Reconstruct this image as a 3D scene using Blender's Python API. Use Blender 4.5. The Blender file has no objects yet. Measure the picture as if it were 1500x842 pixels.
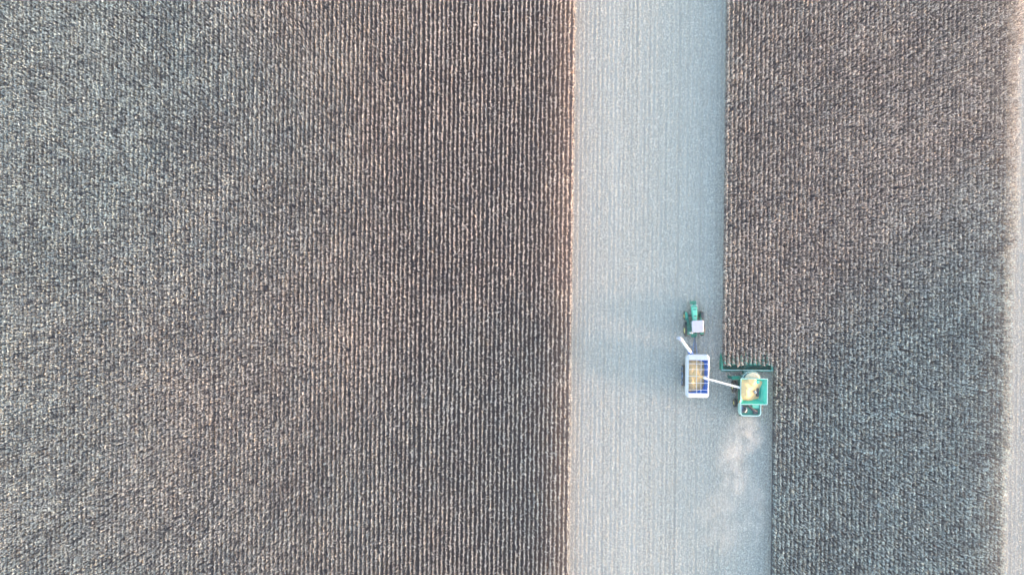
import bpy, math, random
import numpy as np
from mathutils import Vector

# ------------------------------------------------------------------ camera, sky, sun, exposure
sc = bpy.context.scene
C = sc.collection
R = math.radians
cam = bpy.data.objects.new('camera', bpy.data.cameras.new('camera'))
C.objects.link(cam)
cam.location = (0, 0, 122); cam.rotation_euler = (0, 0, R(.68))
cam.data.sensor_width = 36; cam.data.lens = 24
cam.data.clip_start = 1; cam.data.clip_end = 20000
sc.camera = cam

SUN_EL, SUN_AZ = 5.5, 101.0          # azimuth clockwise from +Y
w = bpy.data.worlds.new('World'); sc.world = w; w.use_nodes = True
nt = w.node_tree; bg = nt.nodes['Background']
sky = nt.nodes.new('ShaderNodeTexSky'); sky.sky_type = 'NISHITA'; sky.sun_disc = False
sky.sun_elevation = R(SUN_EL); sky.sun_rotation = R(SUN_AZ)
sky.air_density = 1.0; sky.dust_density = 1.6; sky.ozone_density = 1.2
nt.links.new(sky.outputs[0], bg.inputs[0]); bg.inputs[1].default_value = .15
sun = bpy.data.objects.new('sun', bpy.data.lights.new('sun', 'SUN')); C.objects.link(sun)
sun.data.energy = 1.6; sun.data.angle = R(13); sun.data.color = (1, .62, .47)
d = Vector((math.sin(R(SUN_AZ)) * math.cos(R(SUN_EL)), math.cos(R(SUN_AZ)) * math.cos(R(SUN_EL)), math.sin(R(SUN_EL))))
sun.rotation_euler = d.to_track_quat('Z', 'Y').to_euler()
sun.location = (80, 0, 60)
vs = sc.view_settings
vs.view_transform = 'Standard'; vs.look = 'None'; vs.gamma = 1; vs.exposure = 3.25
vs.use_curve_mapping = False
sc.cycles.volume_step_rate = 1.0
sc.cycles.max_bounces = 6; sc.cycles.diffuse_bounces = 3; sc.cycles.transmission_bounces = 3
sc.cycles.volume_bounces = 1

rng = np.random.default_rng(11)
random.seed(4)

# ------------------------------------------------------------------ helpers
def link(o, parent=None):
    C.objects.link(o)
    if parent is not None: o.parent = parent
    return o

def tag(o, label=None, cat=None, group=None, kind=None):
    for k, v in (('label', label), ('category', cat), ('group', group), ('kind', kind)):
        if v: o[k] = v
    return o

def np_mesh(name, V, F, mat, tint=None):
    """one mesh out of numpy arrays; F is (n,4)"""
    me = bpy.data.meshes.new(name)
    n = len(F)
    me.vertices.add(len(V)); me.vertices.foreach_set('co', V.astype(np.float32).ravel())
    me.loops.add(n * 4); me.loops.foreach_set('vertex_index', F.astype(np.int32).ravel())
    me.polygons.add(n); me.polygons.foreach_set('loop_start', np.arange(0, n * 4, 4, dtype=np.int32))
    if tint is not None:
        at = me.attributes.new('tint', 'FLOAT', 'POINT')
        at.data.foreach_set('value', tint.astype(np.float32))
    me.update(calc_edges=True)
    me.materials.append(mat)
    o = bpy.data.objects.new(name, me)
    return o

class MB:
    """collects shapes into one mesh"""
    def __init__(s, org=(0, 0, 0)): s.v = []; s.f = []; s.o = Vector(org)
    def add(s, vs_, fs_):
        b = len(s.v); s.v += [tuple(Vector(p) - s.o) for p in vs_]
        s.f += [tuple(b + i for i in f) for f in fs_]; return s
    def box(s, x0, x1, y0, y1, z0, z1, t=None):
        """t = (ix0, ix1, iy0, iy1) insets of the top"""
        t = t or (0, 0, 0, 0)
        return s.add([(x0, y0, z0), (x1, y0, z0), (x1, y1, z0), (x0, y1, z0),
                      (x0 + t[0], y0 + t[2], z1), (x1 - t[1], y0 + t[2], z1), (x1 - t[1], y1 - t[3], z1), (x0 + t[0], y1 - t[3], z1)],
                     [(3, 2, 1, 0), (4, 5, 6, 7), (0, 1, 5, 4), (1, 2, 6, 5), (2, 3, 7, 6), (3, 0, 4, 7)])
    def loops(s, rings, cap=True, closed=True):
        n = len(rings[0]); vs_ = [p for r in rings for p in r]; fs_ = []
        for k in range(len(rings) - 1):
            for i in range(n if closed else n - 1):
                j = (i + 1) % n
                fs_.append((k * n + i, k * n + j, (k + 1) * n + j, (k + 1) * n + i))
        if cap: fs_ += [tuple(range(n - 1, -1, -1)), tuple((len(rings) - 1) * n + i for i in range(n))]
        return s.add(vs_, fs_)
    def tube(s, pts, rad, n=14):
        rings = []
        pts = [Vector(p) for p in pts]
        rad = rad if isinstance(rad, (list, tuple)) else [rad] * len(pts)
        for k, p in enumerate(pts):
            if k == 0: t = pts[1] - p
            elif k == len(pts) - 1: t = p - pts[k - 1]
            else: t = (pts[k + 1] - p).normalized() + (p - pts[k - 1]).normalized()
            t.normalize()
            u = t.cross(Vector((0, 0, 1)) if abs(t.z) < .95 else Vector((0, 1, 0))).normalized(); v = t.cross(u)
            rings.append([p + rad[k] * (math.cos(a) * u + math.sin(a) * v) for a in [2 * math.pi * i / n for i in range(n)]])
        return s.loops(rings)
    def bar(s, a, b, wx, wz):
        a = Vector(a); b = Vector(b); t = (b - a).normalized()
        u = t.cross(Vector((0, 0, 1))).normalized() if abs(t.z) < .98 else Vector((1, 0, 0)); v = u.cross(t).normalized()
        r = lambda p: [p + u * sx * wx / 2 + v * sz * wz / 2 for sx, sz in ((-1, -1), (1, -1), (1, 1), (-1, 1))]
        return s.loops([r(a), r(b)])
    def build(s, name, mat, parent=None, loc=None, bevel=0, smooth=False):
        me = bpy.data.meshes.new(name); me.from_pydata(s.v, [], s.f); me.update()
        me.materials.append(mat)
        o = bpy.data.objects.new(name, me); link(o, parent)
        if loc: o.location = loc
        if bevel:
            m = o.modifiers.new('bevel', 'BEVEL'); m.width = bevel; m.segments = 2; m.limit_method = 'ANGLE'; m.angle_limit = R(35)
        if smooth:
            for p in me.polygons: p.use_smooth = True
        return o

def wheel(parent, x0, x1, y, r, rimr, outer, mt, mr, tread=22, name='wheel'):
    """tyre with lugs lying along x; the rim is its child. outer = -1 / +1 the side that faces out"""
    n = tread * 2; mb = MB(); wd = x1 - x0
    prof = [(x0, rimr), (x0 + .02, r * .8), (x0 + wd * .12, r * .95), (x0 + wd * .22, r), (x1 - wd * .22, r), (x1 - wd * .12, r * .95), (x1 - .02, r * .8), (x1, rimr)]
    rings = []
    for (x, q) in prof + [(x1 - .08, rimr * .97), (x0 + .08, rimr * .97)]:
        ring = []
        for i in range(n):
            a = 2 * math.pi * i / n
            qq = q + (.035 if (i % 2 and q > r * .9) else 0)
            sk = .5 * (abs(x - (x0 + x1) / 2) / wd) * 2 * math.pi / tread if q > r * .9 else 0
            ring.append((x, y + math.cos(a + sk) * qq, r + math.sin(a + sk) * qq))
        rings.append(ring)
    rings.append(rings[0])
    mb.loops(rings, cap=False)
    ty = mb.build(name, mt, parent)
    m = MB(); xo = x0 + .05 if outer < 0 else x1 - .05
    m.tube([(xo, y, r), (xo - outer * wd * .25, y, r), (xo - outer * wd * .45, y, r)], [rimr * 1.0, rimr * .75, rimr * .72], 24)
    m.tube([(xo - outer * wd * .24, y, r), (xo + outer * .03, y, r)], rimr * .3, 12)
    m.build('rim', mr, ty)
    return ty

# ------------------------------------------------------------------ materials
def mat(name, col, rough=.5, metal=0.0, noise=0.0, scale=3.0, dirt=None, coat=0.0, spec=.5):
    m = bpy.data.materials.new(name); m.use_nodes = True; n = m.node_tree; b = n.nodes['Principled BSDF']
    b.inputs['Roughness'].default_value = rough; b.inputs['Metallic'].default_value = metal
    b.inputs['Coat Weight'].default_value = coat; b.inputs['Specular IOR Level'].default_value = spec
    if noise or dirt:
        tc = n.nodes.new('ShaderNodeTexCoord'); nz = n.nodes.new('ShaderNodeTexNoise'); nz.inputs['Scale'].default_value = scale
        nz.inputs['Detail'].default_value = 5; nz.inputs['Roughness'].default_value = .65
        n.links.new(tc.outputs['Object'], nz.inputs['Vector'])
        cr = n.nodes.new('ShaderNodeValToRGB'); cr.color_ramp.elements[0].position = .38; cr.color_ramp.elements[1].position = .68
        dc = dirt or tuple(c * (1 - noise) for c in col)
        cr.color_ramp.elements[0].color = (*col, 1); cr.color_ramp.elements[1].color = (*dc, 1)
        n.links.new(nz.outputs['Fac'], cr.inputs[0]); n.links.new(cr.outputs[0], b.inputs['Base Color'])
    else: b.inputs['Base Color'].default_value = (*col, 1)
    return m

def leafmat(name, stops, trans=.3, patch=.5, rough=.75, hue=None):
    """dry leaf: colour from the per plant tint attribute, plus slow drifts across the field (bluer towards the far left and the lower right)"""
    m = bpy.data.materials.new(name); m.use_nodes = True; n = m.node_tree; n.nodes.clear()
    out = n.nodes.new('ShaderNodeOutputMaterial'); mx = n.nodes.new('ShaderNodeMixShader'); mx.inputs[0].default_value = trans
    df = n.nodes.new('ShaderNodeBsdfPrincipled'); df.inputs['Roughness'].default_value = rough; df.inputs['Specular IOR Level'].default_value = .35
    tr = n.nodes.new('ShaderNodeBsdfTranslucent')
    at = n.nodes.new('ShaderNodeAttribute'); at.attribute_name = 'tint'
    cr = n.nodes.new('ShaderNodeValToRGB'); e = cr.color_ramp.elements
    while len(e) > 1: e.remove(e[0])
    e[0].position = stops[0][0]; e[0].color = (*stops[0][1], 1)
    for p, c in stops[1:]:
        k = e.new(p); k.color = (*c, 1)
    n.links.new(at.outputs['Fac'], cr.inputs[0]); col = cr.outputs[0]
    if hue:
        geo = n.nodes.new('ShaderNodeTexCoord'); nz = n.nodes.new('ShaderNodeTexNoise'); nz.inputs['Scale'].default_value = .012
        nz.inputs['Detail'].default_value = 4; n.links.new(geo.outputs['Object'], nz.inputs['Vector'])
        r2 = n.nodes.new('ShaderNodeValToRGB'); r2.color_ramp.elements[0].position = .32; r2.color_ramp.elements[1].position = .68
        r2.color_ramp.elements[0].color = (*hue[0], 1); r2.color_ramp.elements[1].color = (*hue[1], 1)
        sx = n.nodes.new('ShaderNodeSeparateXYZ'); n.links.new(geo.outputs['Object'], sx.inputs[0])
        g1 = n.nodes.new('ShaderNodeMapRange'); g1.interpolation_type = 'SMOOTHSTEP'; g1.inputs['From Min'].default_value = -20; g1.inputs['From Max'].default_value = -85; g1.inputs['To Min'].default_value = -.14; g1.inputs['To Max'].default_value = .16
        n.links.new(sx.outputs['X'], g1.inputs['Value'])
        g2 = n.nodes.new('ShaderNodeMapRange'); g2.interpolation_type = 'SMOOTHSTEP'; g2.inputs['From Min'].default_value = 45; g2.inputs['From Max'].default_value = 88; g2.inputs['To Min'].default_value = .0; g2.inputs['To Max'].default_value = .30
        q1 = n.nodes.new('ShaderNodeMath'); q1.operation = 'MULTIPLY_ADD'; q1.inputs[1].default_value = -.8
        n.links.new(sx.outputs['Y'], q1.inputs[0]); n.links.new(sx.outputs['X'], q1.inputs[2]); n.links.new(q1.outputs[0], g2.inputs['Value'])
        a1 = n.nodes.new('ShaderNodeMath'); n.links.new(g1.outputs[0], a1.inputs[0]); n.links.new(g2.outputs[0], a1.inputs[1])
        a2 = n.nodes.new('ShaderNodeMath'); n.links.new(a1.outputs[0], a2.inputs[0]); n.links.new(nz.outputs['Fac'], a2.inputs[1])
        n.links.new(a2.outputs[0], r2.inputs[0])
        mm = n.nodes.new('ShaderNodeMix'); mm.data_type = 'RGBA'; mm.blend_type = 'MULTIPLY'; mm.inputs['Factor'].default_value = 1
        n.links.new(col, mm.inputs['A']); n.links.new(r2.outputs[0], mm.inputs['B']); col = mm.outputs['Result']
    n.links.new(col, df.inputs['Base Color']); n.links.new(col, tr.inputs['Color'])
    n.links.new(df.outputs[0], mx.inputs[1]); n.links.new(tr.outputs[0], mx.inputs[2]); n.links.new(mx.outputs[0], out.inputs[0])
    return m

def groundmat(name, a, b, c, fine=6.0, rows=False):
    m = bpy.data.materials.new(name); m.use_nodes = True; n = m.node_tree; L = n.links.new
    p = n.nodes['Principled BSDF']; p.inputs['Roughness'].default_value = .95; p.inputs['Specular IOR Level'].default_value = .15
    tc = n.nodes.new('ShaderNodeTexCoord')
    n1 = n.nodes.new('ShaderNodeTexNoise'); n1.inputs['Scale'].default_value = fine; n1.inputs['Detail'].default_value = 8; n1.inputs['Roughness'].default_value = .75
    n2 = n.nodes.new('ShaderNodeTexNoise'); n2.inputs['Scale'].default_value = .06; n2.inputs['Detail'].default_value = 6
    L(tc.outputs['Object'], n1.inputs['Vector']); L(tc.outputs['Object'], n2.inputs['Vector'])
    r1 = n.nodes.new('ShaderNodeValToRGB'); e = r1.color_ramp.elements; e[0].position = .3; e[1].position = .7
    e[0].color = (*a, 1); e[1].color = (*b, 1)
    L(n1.outputs['Fac'], r1.inputs[0]); col = r1.outputs[0]
    mp = n.nodes.new('ShaderNodeMapRange'); mp.inputs['From Min'].default_value = .35; mp.inputs['From Max'].default_value = .65
    L(n2.outputs['Fac'], mp.inputs['Value'])
    mx = n.nodes.new('ShaderNodeMix'); mx.data_type = 'RGBA'; L(mp.outputs[0], mx.inputs['Factor']); L(col, mx.inputs['A']); mx.inputs['B'].default_value = (*c, 1)
    s = n.nodes.new('ShaderNodeMath'); s.operation = 'MULTIPLY'; s.inputs[1].default_value = .35; L(mp.outputs[0], s.inputs[0]); L(s.outputs[0], mx.inputs['Factor'])
    col = mx.outputs['Result']
    if rows:
        # long drawn streaks along the driving direction: wheel tracks and windrows of chaff
        mpg = n.nodes.new('ShaderNodeMapping'); mpg.inputs['Scale'].default_value = (1.0, .008, 1); L(tc.outputs['Object'], mpg.inputs['Vector'])
        n3 = n.nodes.new('ShaderNodeTexNoise'); n3.inputs['Scale'].default_value = 1.0; n3.inputs['Detail'].default_value = 4; L(mpg.outputs[0], n3.inputs['Vector'])
        r3 = n.nodes.new('ShaderNodeValToRGB'); r3.color_ramp.elements[0].position = .3; r3.color_ramp.elements[1].position = .6
        r3.color_ramp.elements[0].color = (.80, .78, .76, 1); r3.color_ramp.elements[1].color = (1, 1, 1, 1); L(n3.outputs['Fac'], r3.inputs[0])
        m3 = n.nodes.new('ShaderNodeMix'); m3.data_type = 'RGBA'; m3.blend_type = 'MULTIPLY'; m3.inputs['Factor'].default_value = .8
        L(col, m3.inputs['A']); L(r3.outputs[0], m3.inputs['B']); col = m3.outputs['Result']
    L(col, p.inputs['Base Color'])
    bp = n.nodes.new('ShaderNodeBump'); bp.inputs['Strength'].default_value = .8; bp.inputs['Distance'].default_value = .05
    L(n1.outputs['Fac'], bp.inputs['Height']); L(bp.outputs[0], p.inputs['Normal'])
    return m

M_soil = groundmat('soil', (.07, .058, .062), (.18, .155, .155), (.11, .095, .10), 5)
M_stub = groundmat('harvested_soil', (.24, .22, .20), (.58, .54, .485), (.42, .395, .36), 7, rows=True)
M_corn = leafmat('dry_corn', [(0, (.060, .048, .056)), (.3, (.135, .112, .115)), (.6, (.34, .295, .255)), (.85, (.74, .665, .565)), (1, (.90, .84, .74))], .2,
                 hue=((.97, .905, .91), (.71, .87, .97)))
M_chaff = leafmat('chaff', [(0, (.34, .315, .285)), (.35, (.57, .535, .48)), (.75, (.74, .70, .64)), (1, (.88, .84, .76))], .15)
GREEN = (.012, .25, .17)
M_green = mat('green_paint', GREEN, .4, noise=.0, dirt=(.06, .27, .20), scale=1.6, coat=.3)
M_greenl = mat('light_green_paint', (.08, .50, .38), .45, dirt=(.16, .48, .38), scale=2.0)
M_dgreen = mat('dark_green_paint', (.01, .13, .10), .5, dirt=(.04, .14, .12), scale=2)
M_yellow = mat('yellow_rim', (.72, .62, .22), .5, dirt=(.45, .38, .2), scale=4)
M_tyre = mat('tyre', (.03, .032, .036), .85, dirt=(.09, .08, .075), scale=5)
M_dark = mat('dark_metal', (.03, .035, .045), .5, dirt=(.08, .08, .085), scale=6)
M_grey = mat('grey_metal', (.36, .38, .40), .45, .4, dirt=(.5, .46, .42), scale=5)
M_white = mat('white_paint', (.64, .66, .70), .4, dirt=(.66, .64, .62), scale=2.5)
M_rim = mat('pale_trim', (.36, .58, .56), .4, dirt=(.36, .48, .46), scale=4)
M_cart = mat('cart_paint', (.50, .52, .60), .4, dirt=(.46, .45, .48), scale=1.8)
M_blue = mat('blue_paint', (.04, .17, .60), .45, dirt=(.10, .20, .50), scale=2)
M_bluegrey = mat('blue_grey_paint', (.16, .24, .42), .5, dirt=(.2, .25, .35), scale=3)
M_grain = mat('maize_grain', (.76, .49, .24), .8, dirt=(.62, .39, .18), scale=5)
M_dust = mat('dusty_roof', (.62, .53, .38), .8, dirt=(.42, .42, .34), scale=3)
M_rubber = mat('rubber_belt', (.045, .05, .06), .8, dirt=(.10, .095, .09), scale=5)
M_roofw = mat('cab_roof_white', (.38, .40, .49), .45, dirt=(.38, .35, .40), scale=2.2)
def glassmat():
    m = bpy.data.materials.new('tinted_glass'); m.use_nodes = True; b = m.node_tree.nodes['Principled BSDF']
    b.inputs['Base Color'].default_value = (.25, .36, .38, 1); b.inputs['Roughness'].default_value = .05
    b.inputs['Transmission Weight'].default_value = .55; b.inputs['IOR'].default_value = 1.3
    return m
M_glass = glassmat()

# ------------------------------------------------------------------ ground
def sheet(name, x0, x1, y0, y1, z, m):
    o = MB().add([(x0, y0, z), (x1, y0, z), (x1, y1, z), (x0, y1, z)], [(0, 1, 2, 3)]).build(name, m); tag(o, kind='structure'); return o
sheet('ground', -6000, 6000, -6000, 6000, 0, M_soil)
LX = 10.35                     # right edge of the left field
RX0, RX1 = 37.62, 87.6         # right field, first and last row
CUT_Y = -12.95                 # the harvester has come this far
HX = 46.35                     # first row that the harvester leaves standing
o = MB().add([(LX + .3, -70, .004), (HX + .5, -70, .004), (HX + .5, CUT_Y, .004), (RX0 + .15, CUT_Y, .004), (RX0 + .15, 70, .004), (LX + .3, 70, .004)],
             [(0, 1, 2, 3, 4, 5)]).build('harvested_ground', M_stub); tag(o, kind='structure')
sheet('harvested_ground', RX1 + .4, 125, -70, 70, .004, M_stub)

# ------------------------------------------------------------------ standing maize
def lownoise(x, y, sc_, seed):
    """cheap smooth 2-D noise in about -1..1"""
    r = np.random.default_rng(seed); s = np.zeros_like(x)
    for k in range(7):
        a = r.uniform(0, 2 * math.pi); f = r.uniform(.5, 1.6) / sc_
        s += np.sin(2 * math.pi * f * (x * math.cos(a) + y * math.sin(a)) + r.uniform(0, 6.28))
    return s / 3.0

def corn(rows_, y0, y1, seed):
    """rows_: list of (x, ya, yb). every plant: a stalk, drooping shrivelled leaves, an ear and a tassel"""
    r = np.random.default_rng(seed); X = []; Y = []
    for (x, ya, yb) in rows_:
        n = int((yb - ya) / .19)
        y = ya + (np.arange(n) + r.uniform(-.35, .35, n)) * .19
        keep = r.random(n) > .05
        wob = .02 * np.sin(y * 1.9 + r.uniform(0, 6)) + .03 * np.sin(y * .53 + r.uniform(0, 6))
        X.append((x + wob + r.normal(0, .03, n))[keep]); Y.append(y[keep])
    x = np.concatenate(X); y = np.concatenate(Y); N = len(x)
    pa = lownoise(x, y, 9, 5); pb = lownoise(x, y, 30, 6); pc = lownoise(x, y, 3.2, 9)
    keep = r.random(N) > np.clip(.07 * pc - .03, 0, .2)
    x, y, pa, pb, pc = [q[keep] for q in (x, y, pa, pb, pc)]; N = len(x)
    h = 2.25 + .04 * pa + .02 * pb + r.normal(0, .09, N)
    lodge = np.clip(pa * .5 + pc * .4 - .6, 0, 1)
    tx = r.normal(0, .045, N) * (1 + 2.0 * lodge); ty = r.normal(0, .07, N) * (1 + 2.0 * lodge)
    base = np.stack([x, y, np.zeros(N)], 1)
    def at(t):   # point on the stalk
        return base + np.stack([tx * t * t, ty * t * t, h * t], 1)
    ptint = np.clip(.50 + .035 * pa + .03 * pb + r.normal(0, .15, N), .02, .98)
    Vs, Fs, Ts = [], [], []; off = 0
    def push(P, faces, T):   # P (N,k,3)
        nonlocal off
        k = P.shape[1]; Vs.append(P.reshape(-1, 3)); n_ = P.shape[0]
        f = np.array(faces)[None] + (np.arange(n_) * k)[:, None, None] + off
        Fs.append(f.reshape(-1, 4)); Ts.append(np.repeat(T, k) if T.ndim == 1 else T.ravel()); off += n_ * k
    # stalk
    a0 = r.uniform(0, 6.28, N); ring = []
    for t, rad in ((0, .017), (.55, .014), (1, .007)):
        c = at(t)
        for k in range(3):
            a = a0 + k * 2.094; ring.append(c + np.stack([np.cos(a) * rad, np.sin(a) * rad, 0 * a], 1))
    P = np.stack(ring, 1)
    push(P, [(k + 3 * j, (k + 1) % 3 + 3 * j, (k + 1) % 3 + 3 * j + 3, k + 3 * j + 3) for j in range(2) for k in range(3)], np.clip(ptint + .05, 0, 1))
    # leaves
    NL = 9
    for l in range(NL):
        t = .30 + .68 * ((l + r.uniform(0, .8, N)) / NL) ** .8
        az = r.uniform(0, 2 * math.pi, N) if l % 2 else (np.where(r.random(N) < .5, 0, math.pi) + math.pi / 2 + r.normal(0, .7, N))
        L = np.where(r.random(N) < .15, r.uniform(.35, .6, N), r.uniform(.10, .27, N)) * (1.05 - .35 * np.abs(t - .55) * 2) * (1 + .35 * lodge)
        wd = r.uniform(.028, .060, N); c0 = at(t)
        dx, dy = np.cos(az), np.sin(az); px, py = -dy, dx
        rise = r.uniform(.02, .22, N); drop = r.uniform(.05, .6, N)
        tw = r.normal(0, .5, N)
        def cs(f, z, ww, twist):
            c = c0 + np.stack([dx * L * f, dy * L * f, z], 1)
            o_ = np.stack([px * ww * np.cos(twist), py * ww * np.cos(twist), ww * np.sin(twist)], 1)
            return [c - o_, c + o_]
        P = np.stack(cs(0, 0 * L, wd * .6, 0 * tw) + cs(.48, rise, wd, tw) + cs(.85, rise - drop * .4, wd * .8, tw * 1.6) + cs(1.0, rise - drop, wd * .2, tw * 2), 1)
        low = (t - .60) * 1.0                                     # low leaves tinted darker, upper leaves paler
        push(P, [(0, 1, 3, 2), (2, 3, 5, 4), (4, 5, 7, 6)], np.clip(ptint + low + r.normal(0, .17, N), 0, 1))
    # ear in its pale husk
    az = r.uniform(0, 6.28, N); c = at(.48); dv = np.stack([np.cos(az), np.sin(az), 0 * az], 1); pv = np.stack([-np.sin(az), np.cos(az), 0 * az], 1)
    zz = np.array([[0, 0, 1.0]])
    P = np.stack([c + dv * .03 - pv * .03, c + dv * .03 + pv * .03, c + dv * .16 + pv * .04 - zz * .1, c + dv * .16 - pv * .04 - zz * .1,
                  c + dv * .13 + pv * .02 - zz * .27, c + dv * .13 - pv * .02 - zz * .27], 1)
    push(P, [(0, 1, 2, 3), (3, 2, 4, 5)], np.clip(.85 + r.normal(0, .1, N), 0, 1))
    # tassel: three thin strands
    for k in range(3):
        az = r.uniform(0, 6.28, N); c = at(.98); sp = r.uniform(.04, .13, N); up = r.uniform(.06, .22, N)
        dv = np.stack([np.cos(az) * sp, np.sin(az) * sp, up], 1); pv = np.stack([-np.sin(az), np.cos(az), 0 * az], 1) * .012
        P = np.stack([c - pv, c + pv, c + dv + pv, c + dv - pv], 1)
        push(P, [(0, 1, 2, 3)], np.clip(ptint + .25 + r.normal(0, .1, N), 0, 1))
    return np.concatenate(Vs), np.concatenate(Fs), np.concatenate(Ts)

YM = 66
xs = []; x = LX; k = 0
while x > -101:
    xs.append(x); k += 1
    x -= .762 + (.17 if k in (35, 82) else .0) + (.02 if k % 12 == 0 else 0)
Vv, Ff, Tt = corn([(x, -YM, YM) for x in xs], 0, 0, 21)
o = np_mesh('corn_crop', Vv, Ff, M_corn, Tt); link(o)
tag(o, 'wide dry brown maize crop in close rows filling the left half of the field', 'corn', kind='stuff')
rows_ = []; x = RX0; k = 0
while x < RX1:
    cut = k < 12
    rows_.append((x, CUT_Y + random.uniform(-.35, .3) if cut else -YM, YM)); k += 1
    x += .762
for ya in (-30, 8, 44): rows_.append((x, ya, YM)); x += .762     # the field is a little wider towards the top
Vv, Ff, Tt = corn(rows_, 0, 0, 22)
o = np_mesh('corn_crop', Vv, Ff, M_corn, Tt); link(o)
tag(o, 'block of dry standing maize to the right, the harvester cutting into its near corner', 'corn', kind='stuff')
del Vv, Ff, Tt

# ------------------------------------------------------------------ stubble and chaff left on the harvested ground
def residue(regions, seed, dens=34):
    r = np.random.default_rng(seed); Vs, Fs, Ts = [], [], []; off = 0
    for (x0, x1, y0, y1, f) in regions:
        # stubs in rows
        xs_ = np.arange(x0 + .1, x1, .762)
        ny = int((y1 - y0) / .19)
        sx = np.repeat(xs_, ny); sy = np.tile(y0 + np.arange(ny) * .19, len(xs_)); N = len(sx)
        sx = sx + r.normal(0, .03, N) + .04 * np.sin(sy * .9 + sx); sy = sy + r.normal(0, .05, N)
        hh = r.uniform(.10, .32, N); a = r.uniform(0, 6.28, N); lx = r.normal(0, .06, N); ly = r.normal(0, .06, N); rad = .034
        P = []
        for z in (0, 1):
            for k in range(3):
                P.append(np.stack([sx + np.cos(a + k * 2.094) * rad + lx * z, sy + np.sin(a + k * 2.094) * rad + ly * z, hh * z], 1))
        P = np.stack(P, 1); Vs.append(P.reshape(-1, 3))
        Fs.append((np.array([(0, 1, 4, 3), (1, 2, 5, 4), (2, 0, 3, 5)])[None] + (np.arange(N) * 6)[:, None, None] + off).reshape(-1, 4)); off += N * 6
        Ts.append(np.repeat(np.clip(r.normal(.85, .12, N), 0, 1), 6))
        # loose leaves, husks and stalk pieces
        N = int((x1 - x0) * (y1 - y0) * dens * f)
        cx = r.uniform(x0, x1, N); cy = r.uniform(y0, y1, N)
        dn = .42 + .48 * np.cos((cx - LX - .45) * 2 * math.pi / .762) * np.clip(1.1 - (cx - 12) / 30, .35, 1) + .25 * lownoise(cx * 6, cy * .15, 4, 3)
        for tx_ in (22.9, 26.1, 29.5, 33.4, 39.7, 44.25): dn = dn - (.6 if tx_ < 30 else .42) * np.exp(-((cx - tx_ - .05 * np.sin(cy * .2)) / .20) ** 2)
        k_ = r.random(N) < np.clip(dn + .2, .06, 1); cx = cx[k_]; cy = cy[k_]; N = len(cx)
        L = r.uniform(.06, .28, N); W_ = r.uniform(.010, .045, N); a = r.uniform(0, 6.28, N); z = r.uniform(.01, .09, N); tz = r.normal(0, .035, N)
        ux, uy = np.cos(a), np.sin(a)
        c = np.stack([cx, cy, z + .03], 1); u = np.stack([ux * L / 2, uy * L / 2, tz], 1); v = np.stack([-uy * W_, ux * W_, r.normal(0, .012, N)], 1)
        P = np.stack([c - u - v, c - u + v, c + u + v, c + u - v], 1); Vs.append(P.reshape(-1, 3))
        Fs.append(np.arange(N * 4).reshape(-1, 4) + off); off += N * 4
        Ts.append(np.repeat(np.clip(r.beta(1.3, 1.1, N), 0, 1), 4))
    return np.concatenate(Vs), np.concatenate(Fs), np.concatenate(Ts)

Vv, Ff, Tt = residue([(LX + .35, RX0 + .1, -YM, YM, 1), (RX0 + .1, HX + .35, -YM, CUT_Y - .8, 1.1)], 31, 78)
o = np_mesh('crop_stubble', Vv, Ff, M_chaff, Tt); link(o)
tag(o, 'pale maize stubble and chopped straw over the wide harvested strip between the crops', 'stubble', kind='stuff')
Vv, Ff, Tt = residue([(RX1 + .5, 112, -YM, YM, .8)], 32)
o = np_mesh('crop_stubble', Vv, Ff, M_chaff, Tt); link(o)
tag(o, 'pale stubble along the far right margin beyond the maize', 'stubble', kind='stuff')
del Vv, Ff, Tt

def empty(name, loc, rz=0):
    o = bpy.data.objects.new(name, None); C.objects.link(o); o.location = loc; o.rotation_euler = (0, 0, rz); o.empty_display_size = .5
    return o

# ------------------------------------------------------------------ combine harvester (built in field coordinates, origin O)
O = (41.9, -17.0, 0)
hv = empty('combine_harvester', O)
tag(hv, 'green combine harvester with an open grain tank and a corn header in the standing rows', 'harvester')
def B(): return MB(O)
b = B(); b.box(40.25, 43.55, -21.5, -15.6, .95, 3.05); b.box(40.6, 43.2, -21.9, -21.5, 1.2, 2.6)
b.build('body', M_green, hv, bevel=.12)
# rear engine deck, a rounded open tray
def rrect(x0, x1, y0, y1, z, rf, rb, n=5):
    pts = []
    for (cx, cy, a0, r_) in ((x1 - rb, y0 + rb, -90, rb), (x1 - rf, y1 - rf, 0, rf), (x0 + rf, y1 - rf, 90, rf), (x0 + rb, y0 + rb, 180, rb)):
        for i in range(n + 1):
            a = R(a0 + 90 * i / n); pts.append((cx + r_ * math.cos(a), cy + r_ * math.sin(a), z))
    return pts
b = B(); o1 = (39.93, 43.55, -21.85, -19.72)
b.loops([rrect(*o1, 2.2, .05, .55), rrect(*o1, 3.42, .05, .55), rrect(o1[0] + .16, o1[1] - .16, o1[2] + .16, o1[3] - .1, 3.42, .04, .45), rrect(o1[0] + .16, o1[1] - .16, o1[2] + .16, o1[3] - .1, 2.95, .04, .45)], cap=False)
dk = b.build('engine_deck', M_rim, hv)
b = B(); b.add(rrect(o1[0] + .165, o1[1] - .165, o1[2] + .165, o1[3] - .11, 3.0, .04, .44), [tuple(range(24))]); b.build('deck_floor', M_green, dk)
b = B(); b.box(40.35, 41.15, -21.3, -20.5, 3.0, 3.35); b.tube([(40.4, -20.2, 3.2), (41.1, -20.25, 3.2)], .2, 14); b.build('engine', M_dark, dk, bevel=.04)
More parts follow.
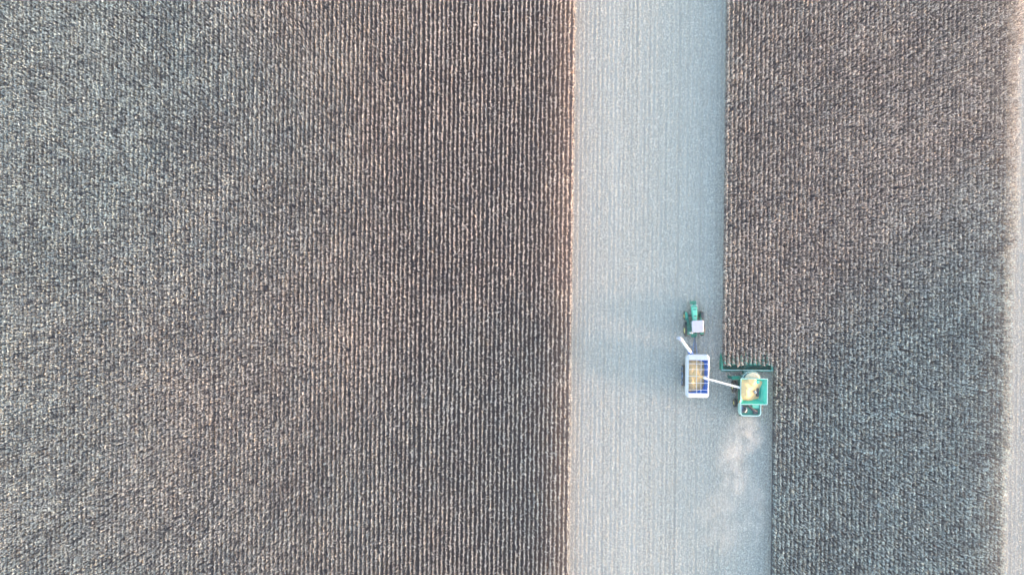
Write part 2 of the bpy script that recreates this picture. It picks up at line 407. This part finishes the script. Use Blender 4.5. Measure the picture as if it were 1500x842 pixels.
b = B(); b.tube([(41.3, -20.0, 3.25), (42.1, -20.7, 3.3), (42.9, -21.1, 3.25)], [.2, .24, .2], 14); b.box(42.2, 43.0, -21.45, -20.8, 3.0, 3.3); b.build('air_filter', M_dark, dk)
b = B(); b.tube([(40.9, -20.0, 3.1), (41.0, -20.7, 3.45), (40.7, -21.2, 3.5)], .09, 10); b.build('exhaust_pipe', M_grey, dk)
b = B(); b.box(40.2, 40.6, -21.35, -20.0, 3.01, 3.2); b.build('coolant_tank', M_bluegrey, dk, bevel=.05)
b = B(); b.box(42.0, 43.3, -20.5, -19.86, 3.0, 3.32, (.05, .05, .05, .05)); b.build('hatch', M_greenl, dk)
b = B(); b.box(43.56, 43.85, -20.95, -19.75, 1.2, 3.25); b.build('rear_ladder', M_dark, hv, bevel=.03)
b = B(); b.box(40.5, 43.3, -22.3, -21.75, .8, 1.5, (.1, .1, .25, 0)); b.build('straw_spreader', M_dgreen, hv, bevel=.05)
# grain tank: flared extension with a pale rim
T0 = (40.75, 43.1, -18.85, -16.05); T1 = (39.68, 44.27, -19.66, -15.22)
def rect(q, z, g=0): return [(q[0] + g, q[2] + g, z), (q[1] - g, q[2] + g, z), (q[1] - g, q[3] - g, z), (q[0] + g, q[3] - g, z)]
b = B(); b.loops([rect(T0, 2.3, -.03), rect(T0, 3.1, -.03), rect(T1, 4.2, 0), rect(T1, 4.2, .05), rect(T0, 3.12, .02), rect(T0, 2.35, .02)], cap=False)
b.add(rect(T0, 2.36), [(0, 1, 2, 3)])
tk = b.build('grain_tank', mat('tank_green', (.02, .42, .28), .45, dirt=(.08, .45, .32), scale=1.4), hv)
b = B()
for (p, q) in (((T1[0], T1[2]), (T1[1], T1[2])), ((T1[0], T1[3]), (T1[1], T1[3]))):
    b.box(p[0] - .03, q[0] + .03, p[1] - .06, p[1] + .06, 4.17, 4.26)
for (xx) in (T1[0], T1[1]): b.box(xx - .06, xx + .06, T1[2] + .062, T1[3] - .062, 4.172, 4.258)
for (sx, sy, ex, ey) in ((T0[1], T0[2], T1[1], T1[2]), (T0[1], T0[3], T1[1], T1[3]), (T0[0], T0[2], T1[0], T1[2])):
    b.bar((sx - .03, sy, 3.16), (ex - .08, ey, 4.18), .06, .05)
b.build('tank_rim', M_rim, tk)
b = B(); b.tube([(42.95, -17.6, 2.9), (42.35, -17.55, 3.75)], .17, 14); b.tube([(42.45, -17.75, 3.7), (42.2, -17.35, 3.82)], .22, 10)
b.build('filling_auger', M_grey, tk)
b = B(); b.box(42.62, 43.0, -18.4, -16.95, 2.4, 3.72); b.build('tank_hollow_shade', M_dark, tk, bevel=.03)  # dark box standing in for the shaded hollow beside the filling auger
b = B(); b.tube([(42.5, -15.78, 3.95), (42.5, -15.78, 4.05)], .01, 4); b = B()
b.loops([[(42.5 + .55 * math.cos(a), -15.82 + .3 * math.sin(a), z) for a in [2 * math.pi * i / 20 for i in range(20)]] for z in (3.85, 4.05)])
b.build('tank_hatch', M_greenl, tk)
# cab with a round windscreen
def halfring(cx, cy, rx, ry, z, n=14, back=0.0):
    return [(cx + rx * math.cos(math.pi * i / n), cy + ry * math.sin(math.pi * i / n), z) for i in range(n + 1)] + [(cx - rx, cy - back, z), (cx + rx, cy - back, z)]
b = B(); b.loops([halfring(41.85, -15.35, 1.35, 1.0, 1.5, back=.2), halfring(41.85, -15.35, 1.55, 1.22, 2.4, back=.2), halfring(41.85, -15.35, 1.5, 1.18, 3.3, back=.2)])
cb = b.build('cab', M_glass, hv)
b = B(); b.loops([halfring(41.95, -15.3, 1.22, 1.02, 3.3, back=.2), halfring(41.95, -15.3, 1.25, 1.05, 3.45, back=.2), halfring(41.95, -15.3, 1.08, .88, 3.58, back=.2)])
b.build('cab_roof', M_dust, cb)
b = B(); b.tube([(41.85 + 1.56 * math.cos(a), -15.35 + 1.24 * math.sin(a), 3.3) for a in [math.pi * i / 16 for i in range(17)]], .05, 6)
for a in (25, 60, 120, 155):
    a = R(a); b.tube([(41.85 + 1.37 * math.cos(a), -15.35 + 1.02 * math.sin(a), 1.5), (41.85 + 1.57 * math.cos(a), -15.35 + 1.24 * math.sin(a), 2.4), (41.85 + 1.52 * math.cos(a), -15.35 + 1.2 * math.sin(a), 3.3)], .035, 6)
b.build('cab_frame', M_rim, cb)
b = B(); b.box(41.55, 42.15, -15.3, -14.75, 1.6, 2.1); b.box(41.55, 42.15, -15.45, -15.3, 1.6, 2.8); b.build('driver_seat', M_dark, cb, bevel=.05)
for s in (-1, 1):
    b = B(); b.bar((41.85 + s * 1.45, -14.7, 3.2), (41.85 + s * 1.95, -14.25, 3.1), .05, .05); b.box(41.85 + s * 1.95 - .12, 41.85 + s * 1.95 + .12, -14.32, -14.24, 2.6, 3.15)
    b.build('mirror', M_dark, cb)
# feeder house, platform, ladder
b = B(); b.add([(41.1, -15.6, 1.1), (42.6, -15.6, 1.1), (42.6, -13.95, .35), (41.1, -13.95, .35), (41.1, -15.6, 1.95), (42.6, -15.6, 1.95), (42.6, -13.95, 1.05), (41.1, -13.95, 1.05)],
               [(3, 2, 1, 0), (4, 5, 6, 7), (0, 1, 5, 4), (1, 2, 6, 5), (2, 3, 7, 6), (3, 0, 4, 7)])
b.build('feeder_house', M_dgreen, hv)
b = B(); b.box(38.85, 40.28, -15.72, -15.08, 1.85, 1.95)
for xx in (38.88, 39.5, 40.2):
    b.bar((xx, -15.1, 1.95), (xx, -15.1, 2.9), .05, .05)
b.bar((38.86, -15.1, 2.9), (40.24, -15.1, 2.9), .05, .05); b.bar((38.88, -15.1, 2.9), (38.88, -15.7, 2.9), .05, .05)
pf = b.build('platform', M_green, hv)
b = B()
for yy in (-15.6, -15.15): b.bar((38.83, yy, 1.9), (38.55, yy, .5), .05, .08)
for k in range(5): b.box(38.56 + .055 * k, 38.8 + .055 * k, -15.6, -15.15, .55 + k * .3, .59 + k * .3)
b.build('ladder', M_dgreen, pf)
for (x0, x1, out) in ((39.22, 39.92, -1), (43.9, 44.6, 1)):
    wheel(hv, x0 - O[0], x1 - O[0], -17.05 - O[1], 1.02, .5, out, M_tyre, M_yellow)
for (x0, x1, out) in ((39.6, 40.1, -1), (43.7, 44.2, 1)):
    wheel(hv, x0 - O[0], x1 - O[0], -20.0 - O[1], .72, .36, out, M_tyre, M_yellow, 18)
b = B(); b.tube([(39.6, -17.05, 1.02), (44.2, -17.05, 1.02)], .16, 10); b.build('axle', M_dark, hv)
b = B(); b.tube([(39.8, -20.0, .72), (44.0, -20.0, .72)], .11, 10); b.build('axle', M_dark, hv)
b = B(); b.box(40.12, 40.24, -19.6, -15.75, 1.9, 2.6); b.build('side_panel', M_dgreen, hv)
# unloading auger swung out over the cart
b = B(); b.tube([(40.35, -17.05, 3.25), (39.75, -16.86, 3.85), (39.3, -16.73, 4.02), (33.95, -15.36, 4.45), (33.55, -15.25, 4.42)], [.24, .24, .2, .17, .18], 16)
ua = b.build('unloading_auger', M_white, hv, smooth=True)
b = B(); b.tube([(33.75, -15.3, 4.45), (33.45, -15.22, 4.35), (33.3, -15.18, 4.1)], [.2, .23, .2], 14); b.build('spout', M_white, ua, smooth=True)
b = B(); b.bar((39.2, -16.63, 4.24), (36.2, -15.87, 4.46), .05, .05); b.build('auger_brace', M_grey, ua)
# corn header, twelve rows
HB = -14.12
b = B(); b.box(37.28, 46.35, HB - .06, HB + .06, 1.1, 1.24); b.box(37.3, 46.33, HB - .03, HB + .03, .35, 1.1)
b.box(37.3, 46.33, HB + .04, HB + .95, .28, .34)
b.box(37.3, 46.33, HB - .3, HB - .18, .5, .62)
hd = b.build('header', M_green, hv)
b = B(); b.box(37.26, 46.37, HB - .07, HB + .07, 1.242, 1.27); b.build('header_beam', M_rim, hd)
b = B(); b.tube([(37.4, HB + .45, .72), (46.2, HB + .45, .72)], .14, 12)
for k in range(34):
    xx = 37.6 + k * .26
    if abs(xx - 41.85) < .5: continue
    s = .1 if xx < 41.85 else -.1
    b.loops([[(xx + s * math.sin(a) + e_, HB + .45 + .3 * math.cos(a), .72 + .3 * math.sin(a)) for a in [2 * math.pi * i / 12 for i in range(12)]] for e_ in (0, .02)])
b.build('cross_auger', M_dgreen, hd)
for k in range(11):
    xx = 37.62 + .762 * (k + .5)
    b = B(); b.loops([[(xx - .27, HB + .9, .3), (xx + .27, HB + .9, .3), (xx + .2, HB + .9, .78), (xx - .2, HB + .9, .78)],
                      [(xx - .24, HB + 1.9, .2), (xx + .24, HB + 1.9, .2), (xx + .14, HB + 1.9, .62), (xx - .14, HB + 1.9, .62)],
                      [(xx - .03, HB + 3.0, .1), (xx + .03, HB + 3.0, .1), (xx + .02, HB + 3.0, .17), (xx - .02, HB + 3.0, .17)]])
    b.build('row_divider', M_greenl, hd)
for (xx, s) in ((37.38, -1), (46.25, 1)):
    b = B(); L_ = 2.95 if s < 0 else 1.6
    b.loops([[(xx - .2, HB - .05, .25), (xx + .2, HB - .05, .25), (xx + .16, HB - .05, 1.22), (xx - .16, HB - .05, 1.22)],
             [(xx - .22, HB + 1.0, .2), (xx + .2, HB + 1.0, .2), (xx + .14, HB + 1.0, 1.15), (xx - .16, HB + 1.0, 1.15)],
             [(xx - .16, HB + L_ * .7, .15), (xx + .16, HB + L_ * .7, .15), (xx + .1, HB + L_ * .7, .75), (xx - .1, HB + L_ * .7, .75)],
             [(xx - .03, HB + L_, .1), (xx + .03, HB + L_, .1), (xx + .02, HB + L_, .2), (xx - .02, HB + L_, .2)]])
    b.build('end_divider', M_green, hd)

# ------------------------------------------------------------------ grain heaps
def heap(name, x0, x1, y0, y1, peaks, slope, ztop, label, clip=None, base=2.5, origin=None, n=60, fx=1.0, fy=1.0):
    rr = np.random.default_rng(5); V = []; F = []
    nx = n; ny = int(n * (y1 - y0) / (x1 - x0))
    for j in range(ny + 1):
        for i in range(nx + 1):
            xx = x0 + (x1 - x0) * i / nx; yy = y0 + (y1 - y0) * j / ny
            z = max(pz - slope * math.hypot((xx - qx) * (fx if xx > qx else 1), (yy - qy) * (fy if yy < qy else 1)) for (qx, qy, pz) in peaks)
            z += .05 * math.sin(xx * 3.1 + yy * 1.7) + .035 * math.sin(yy * 5.3 - xx * 2.2) + rr.normal(0, .012)
            z = max(z, base)
            if clip: z = min(z, clip(xx, yy))
            V.append((xx - origin[0], yy - origin[1], z - origin[2]))
    for j in range(ny):
        for i in range(nx):
            a = j * (nx + 1) + i; F.append((a, a + 1, a + nx + 2, a + nx + 1))
    me = bpy.data.meshes.new(name); me.from_pydata(V, [], F); me.materials.append(M_grain)
    for p in me.polygons: p.use_smooth = True
    o = bpy.data.objects.new(name, me); link(o); o.location = origin
    tag(o, label, 'grain')
    return o
heap('grain_heap', 39.75, 44.2, -19.6, -15.28, [(40.7, -16.9, 4.6), (40.5, -17.9, 4.55), (41.6, -16.0, 4.5)], .36, 4.2,
     'golden maize grain piled up in the green tank of the harvester', base=2.4, origin=(41.9, -17.2, 2.4), fx=1.4, fy=2.2,
     clip=lambda x, y: 4.12 + .4 * min(x - 39.7, 44.25 - x, y + 19.65, -15.24 - y))

# ------------------------------------------------------------------ grain cart
O = (32.5, -15.1, 0)
ct = empty('grain_cart', O)
tag(ct, 'pale blue and white grain cart on tracks with an open gridded top', 'grain cart')
def cham(x0, x1, y0, y1, z, c):
    return [(x0 + c, y0, z), (x1 - c, y0, z), (x1, y0 + c, z), (x1, y1 - c, z), (x1 - c, y1, z), (x0 + c, y1, z), (x0, y1 - c, z), (x0, y0 + c, z)]
b = B()
OUT = (30.52, 34.53, -18.8, -11.28); OP = (30.84, 34.2, -17.95, -12.2)
b.loops([cham(31.7, 33.35, -16.6, -13.6, .8, .1), cham(30.75, 34.3, -18.5, -11.6, 2.2, .3), cham(*OUT, 2.35, .38), cham(*OUT, 3.1, .38)], cap=False)
b.add([(31.7, -16.6, .8), (33.35, -16.6, .8), (33.35, -13.6, .8), (31.7, -13.6, .8)], [(0, 1, 2, 3)])
hu = b.build('hopper', M_cart, ct)
b = B(); b.loops([cham(*OUT, 3.1, .38), cham(OUT[0] + .06, OUT[1] - .06, OUT[2] + .1, OUT[3] - .1, 3.25, .4), cham(OP[0] - .04, OP[1] + .04, OP[2] - .12, OP[3] + .12, 3.5, .04), cham(*OP, 3.52, .02), cham(*OP, 3.42, .02)], cap=False)
b.build('rim', M_cart, hu)
b = B(); b.loops([cham(OP[0] + .002, OP[1] - .002, OP[2] + .002, OP[3] - .002, 3.44, .02), cham(30.95, 34.1, -17.9, -12.25, 2.45, .02), cham(31.85, 33.2, -16.5, -13.7, .95, .02)], cap=False)
b.add(cham(31.85, 33.2, -16.5, -13.7, .96, .02), [tuple(range(8))])
b.build('lining', M_blue, hu)
for xx in (32.22, 32.98):
    b = B(); b.bar((xx, OP[2], 3.53), (xx, OP[3], 3.53), .05, .05); b.build('grid_bar', M_white, ct)
for yy in (-12.83, -13.82, -15.0, -16.18, -17.36):
    b = B(); b.bar((OP[0] - .05, yy, 3.57), (OP[1] + .05, yy, 3.57), .055, .05); b.build('grid_bar', M_white, ct)
# tracks
for (x0, x1) in ((30.4, 31.1), (33.95, 34.65)):
    pts = []
    for (yy, zz, r_, a0, a1) in ((-13.95, .52, .5, 90, -90), (-16.65, .52, .5, 270, 90)):
        for i in range(9): a = R(a0 + (a1 - a0) * i / 8); pts.append((yy + r_ * math.cos(a), zz + r_ * math.sin(a)))
    top = (-15.3, 1.42)
    pts.insert(len(pts), top)
    b = B(); ins = [((p[0] + 15.3) * .93 - 15.3, (p[1] - .62) * .88 + .62) for p in pts]
    b.loops([[(x0, p[0], p[1]) for p in ins], [(x0, p[0], p[1]) for p in pts], [(x1, p[0], p[1]) for p in pts], [(x1, p[0], p[1]) for p in ins], [(x0, p[0], p[1]) for p in ins]], cap=False)
    tr = b.build('track', M_rubber, ct)
    for yy, zz, r_ in ((-13.95, .52, .42), (-16.65, .52, .42), (-14.85, .32, .22), (-15.3, .32, .22), (-15.75, .32, .22), (-15.3, 1.0, .36)):
        b = B(); b.tube([(x0 + .06, yy, zz), (x1 - .06, yy, zz)], r_, 18); b.build('track_wheel', M_bluegrey, tr)
b = B(); b.tube([(31.0, -15.3, 1.0), (34.1, -15.3, 1.0)], .14, 10); b.box(31.55, 33.5, -17.8, -11.4, .62, .8)
b.build('chassis', M_bluegrey, ct)
# drawbar and jack
b = B(); b.bar((32.1, -11.5, .85), (32.55, -8.9, .62), .14, .2); b.bar((33.0, -11.5, .85), (32.65, -8.9, .62), .14, .2)
for k in range(4):
    yy = -11.1 + k * .6; sp = .42 - k * .1; b.bar((32.58 - sp, yy, .78), (32.6 + sp, yy + .35, .76), .08, .08)
b.bar((32.6, -9.0, .62), (32.62, -8.35, .6), .26, .14)
b.build('drawbar', M_bluegrey, ct)
b = B(); b.tube([(32.58, -11.7, .95), (32.62, -8.3, .85)], .07, 8); b.build('drive_shaft', M_dark, ct)
b = B(); b.tube([(32.05, -10.2, .1), (32.05, -10.2, 1.3)], .06, 8); b.box(31.9, 32.2, -10.35, -10.05, .05, .1); b.build('jack', M_bluegrey, ct)
# folding auger of the cart
b = B(); b.tube([(32.3, -12.2, 1.0), (31.75, -11.35, 2.2), (31.05, -10.75, 2.75)], [.3, .32, .32], 14); b.build('auger_base', M_blue, ct, smooth=True)
b = B(); b.tube([(31.35, -11.0, 2.6), (30.95, -10.5, 2.9), (29.65, -8.95, 3.75), (29.35, -8.6, 3.85)], [.3, .27, .25, .3], 16)
au = b.build('cart_auger', M_white, ct, smooth=True)
b = B(); b.tube([(29.6, -8.85, 3.8), (29.1, -8.45, 3.78), (28.78, -8.38, 3.45)], [.33, .36, .3], 14); b.build('spout', M_roofw, au, smooth=True)
heap('grain_heap', 30.98, 34.08, -17.85, -12.3, [(32.4, -14.9, 3.4), (31.6, -15.7, 3.3), (31.5, -14.2, 3.3)], .40, 3,
     'orange gold maize grain half filling the cart under its white grid', base=1.6, origin=(32.5, -15.1, 1.6), fx=1.9)
# grain falling from the spout
b = MB((33.2, -15.15, 3.1))
b.tube([(33.22, -15.16, 4.08), (33.05, -15.12, 3.75), (32.85, -15.05, 3.4), (32.7, -15.0, 3.05)], [.13, .2, .28, .34], 14)
o = b.build('grain_stream', M_grain, None, (33.2, -15.15, 3.1), smooth=True)
tag(o, 'stream of golden grain falling from the white unloading spout into the cart', 'grain')

# ------------------------------------------------------------------ tractor
O = (0, 0, 0)
tr = empty('tractor', (32.35, -7.2, 0), R(2.5))
tag(tr, 'green tractor with a white cab roof and yellow rims pulling the grain cart', 'tractor')
for s in (-1, 1):
    x0, x1 = (-1.72, -1.12) if s < 0 else (1.12, 1.72)
    wheel(tr, x0, x1, 0, .98, .52, s, M_tyre, M_yellow)
    x0, x1 = (-1.66, -1.2) if s < 0 else (1.2, 1.66)
    wheel(tr, x0, x1, 2.6, .74, .38, s, M_tyre, M_yellow, 18)
    b = MB(); x0, x1 = (-1.45, -.8) if s < 0 else (.8, 1.45)
    rr_ = []
    for i in range(9):
        a = R(-20 + 150 * i / 8); rr_.append([(x0, .0 + 1.12 * math.cos(a), .98 + 1.12 * math.sin(a)), (x1, 1.12 * math.cos(a), .98 + 1.12 * math.sin(a)), (x1, 1.08 * math.cos(a), .98 + 1.08 * math.sin(a)), (x0, 1.08 * math.cos(a), .98 + 1.08 * math.sin(a))])
    b.loops(rr_); b.build('rear_fender', M_dgreen, tr)
    b = MB(); rr_ = []
    x0, x1 = (-1.62, -1.18) if s < 0 else (1.18, 1.62)
    for i in range(7):
        a = R(35 + 110 * i / 6); rr_.append([(x0, 2.6 + .86 * math.cos(a), .74 + .86 * math.sin(a)), (x1, 2.6 + .86 * math.cos(a), .74 + .86 * math.sin(a)), (x1, 2.6 + .83 * math.cos(a), .74 + .83 * math.sin(a)), (x0, 2.6 + .83 * math.cos(a), .74 + .83 * math.sin(a))])
    b.loops(rr_); b.build('front_fender', M_dark if s > 0 else M_green, tr)
    # side tank and steps sweeping from the front wheel to the cab
    b = MB(); pp = [(-s * -1.28, 3.0, 1.2), (s * 1.22, 2.3, 1.5), (s * 1.02, 1.5, 1.55), (s * .92, .6, 1.6)]
    b.loops([[(p[0] - .24, p[1], p[2] - .5), (p[0] + .24, p[1], p[2] - .5), (p[0] + .2, p[1], p[2]), (p[0] - .2, p[1], p[2])] for p in pp])
    b.build('side_tank', M_dgreen, tr, bevel=.06)
    b = MB(); b.box(*((-1.5, -.95) if s < 0 else (.95, 1.5)), .9, 1.5, .5, .55); b.box(*((-1.5, -.95) if s < 0 else (.95, 1.5)), 1.0, 1.4, .85, .9); b.build('step', M_dark, tr)
b = MB(); b.tube([(-1.5, 0, .98), (1.5, 0, .98)], .15, 10); b.tube([(-1.4, 2.6, .74), (1.4, 2.6, .74)], .12, 10); b.box(-.3, .3, -.6, 4.4, .7, 1.2); b.build('chassis', M_dgreen, tr)
b = MB(); b.loops([[(-.32, 1.7, 1.2), (.32, 1.7, 1.2), (.30, 1.7, 2.12), (-.30, 1.7, 2.12)], [(-.42, 3.0, 1.1), (.42, 3.0, 1.1), (.38, 3.0, 2.08), (-.38, 3.0, 2.08)],
                   [(-.47, 4.2, 1.05), (.47, 4.2, 1.05), (.42, 4.2, 1.95), (-.42, 4.2, 1.95)], [(-.45, 4.5, 1.0), (.45, 4.5, 1.0), (.36, 4.5, 1.72), (-.36, 4.5, 1.72)]])
hd_ = b.build('hood', M_greenl, tr, bevel=.05)
for q in ((-.3, .3, 3.68, 3.8, 1.9, 2.06), (-.2, .2, 2.5, 2.66, 2.0, 2.13), (-.4, .4, 4.16, 4.3, 1.8, 1.99)):
    b = MB(); b.box(*q); b.build('hood_vent', M_dark, hd_)
b = MB()
for k in range(6): b.box(-.5, .5, 4.62 + k * .1, 4.69 + k * .1, .55, 1.25)
b.box(-.2, .2, 4.4, 5.2, .6, .9)
b.build('front_weights', M_green, tr)
for q in ((-.6, -.22, 4.28, 4.6, 1.0, 1.6), (.22, .6, 4.28, 4.6, 1.0, 1.6)):
    b = MB(); b.box(*q); b.build('headlight', M_grey, tr, bevel=.04)
b = MB(); b.tube([(.5, 2.1, 1.6), (.5, 2.1, 2.9), (.5, 2.0, 3.0)], .07, 10); b.build('exhaust_pipe', M_dark, tr)
b = MB(); b.box(-.75, .95, -.05, 1.75, 1.2, 2.95, (-.08, -.08, -.05, .05)); cb = b.build('cab', M_glass, tr)
b = MB(); b.loops([rrect(-.88, 1.16, -.2, 1.84, 2.95, .2, .2), rrect(-.9, 1.18, -.22, 1.86, 3.05, .22, .22), rrect(-.8, 1.08, -.12, 1.76, 3.16, .2, .2)]); b.build('cab_roof', M_roofw, cb)
for xx in (-.8, 1.0):
    for yy in (-.02, 1.74):
        b = MB(); b.bar((xx, yy, 1.2), (xx, yy, 2.95), .09, .09); b.build('cab_post', M_dgreen, cb)
b = MB(); b.box(-.2, .35, .3, .85, 1.25, 1.7); b.box(-.2, .35, .15, .3, 1.25, 2.3); b.build('driver_seat', M_dark, cb, bevel=.05)
b = MB()
for (xx, yy) in ((-1.05, -.45), (-.75, -.5)): b.box(xx, xx + .26, yy, yy + .22, 2.05, 2.25)
b.box(-1.2, -.4, -.35, -.2, 1.95, 2.06)
b.build('rear_lamp', M_white, tr)
b = MB(); b.box(-.45, .45, -1.25, -.55, .55, .72); b.bar((-.35, -.4, 1.3), (-.4, -1.2, .8), .1, .1); b.bar((.35, -.4, 1.3), (.4, -1.2, .8), .1, .1); b.box(-.5, .5, -.75, -.6, 1.1, 1.3); b.build('hitch', M_green, tr)

# ------------------------------------------------------------------ dust behind the harvester
def dustmat(name, dens, axis):
    m = bpy.data.materials.new(name); m.use_nodes = True; n = m.node_tree; n.nodes.clear(); L = n.links.new
    out = n.nodes.new('ShaderNodeOutputMaterial'); pv = n.nodes.new('ShaderNodeVolumePrincipled')
    pv.inputs['Color'].default_value = (.95, .93, .95, 1); pv.inputs['Anisotropy'].default_value = .2
    tc = n.nodes.new('ShaderNodeTexCoord')
    nz = n.nodes.new('ShaderNodeTexNoise'); nz.inputs['Scale'].default_value = .35; nz.inputs['Detail'].default_value = 5; nz.inputs['Distortion'].default_value = .6
    L(tc.outputs['Object'], nz.inputs['Vector'])
    mr = n.nodes.new('ShaderNodeMapRange'); mr.inputs['From Min'].default_value = .38; mr.inputs['From Max'].default_value = .72; L(nz.outputs['Fac'], mr.inputs['Value'])
    # soft falloff from the generated box centre
    vm = n.nodes.new('ShaderNodeVectorMath'); vm.operation = 'SUBTRACT'; vm.inputs[1].default_value = (.5, .5, .35); L(tc.outputs['Generated'], vm.inputs[0])
    sc_ = n.nodes.new('ShaderNodeVectorMath'); sc_.operation = 'MULTIPLY'; sc_.inputs[1].default_value = (2.05, 2.05, 1.6); L(vm.outputs[0], sc_.inputs[0])
    ln = n.nodes.new('ShaderNodeVectorMath'); ln.operation = 'LENGTH'; L(sc_.outputs[0], ln.inputs[0])
    fo = n.nodes.new('ShaderNodeMapRange'); fo.interpolation_type = 'SMOOTHSTEP'; fo.inputs['From Min'].default_value = 1.0; fo.inputs['From Max'].default_value = .35; L(ln.outputs['Value'], fo.inputs['Value'])
    mu = n.nodes.new('ShaderNodeMath'); mu.operation = 'MULTIPLY'; L(mr.outputs[0], mu.inputs[0]); L(fo.outputs[0], mu.inputs[1])
    m2 = n.nodes.new('ShaderNodeMath'); m2.operation = 'MULTIPLY'; m2.inputs[1].default_value = dens; L(mu.outputs[0], m2.inputs[0])
    L(m2.outputs[0], pv.inputs['Density']); L(pv.outputs[0], out.inputs['Volume'])
    return m
def puff(loc, rx, ry, rz_, dens, label, rot=0):
    mb = MB(); n1, n2 = 20, 12; rings = []
    for j in range(1, n2):
        ph = math.pi * j / n2
        rings.append([(rx * math.sin(ph) * math.cos(a), ry * math.sin(ph) * math.sin(a), rz_ * (1 - math.cos(ph)) / 1.0) for a in [2 * math.pi * i / n1 for i in range(n1)]])
    rings = [[(p[0], p[1], p[2] + .02) for p in r_] for r_ in rings]
    mb.loops(rings)
    o = mb.build('dust_cloud', dustmat('dust', dens, 0), None, loc, smooth=True); o.rotation_euler.z = rot
    tag(o, label, 'dust', kind='stuff'); return o
puff((41.6, -25.3, .05), 4.3, 4.4, 1.7, .36, 'thick pale dust just behind the combine harvester')
puff((39.4, -31.5, .05), 4.0, 8.0, 1.5, .26, 'long drifting dust plume left of centre behind the harvester', R(6))
puff((37.6, -41.0, .05), 6.5, 9.0, 1.2, .16, 'thin dust haze lying over the stubble farther back')
puff((43.6, -39.0, .05), 3.2, 8.5, 1.2, .22, 'thin dust wisp beside the standing maize near the lower edge')

# ------------------------------------------------------------------ evening haze over the field
b = MB(); b.box(-700, 700, -700, 700, -1, 124)
m = bpy.data.materials.new('haze'); m.use_nodes = True; n = m.node_tree; n.nodes.clear()
out = n.nodes.new('ShaderNodeOutputMaterial'); pv = n.nodes.new('ShaderNodeVolumePrincipled')
pv.inputs['Color'].default_value = (.86, .92, 1.0, 1); pv.inputs['Density'].default_value = .00010; pv.inputs['Anisotropy'].default_value = 0
n.links.new(pv.outputs[0], out.inputs['Volume'])
tag(b.build('haze', m), kind='stuff')
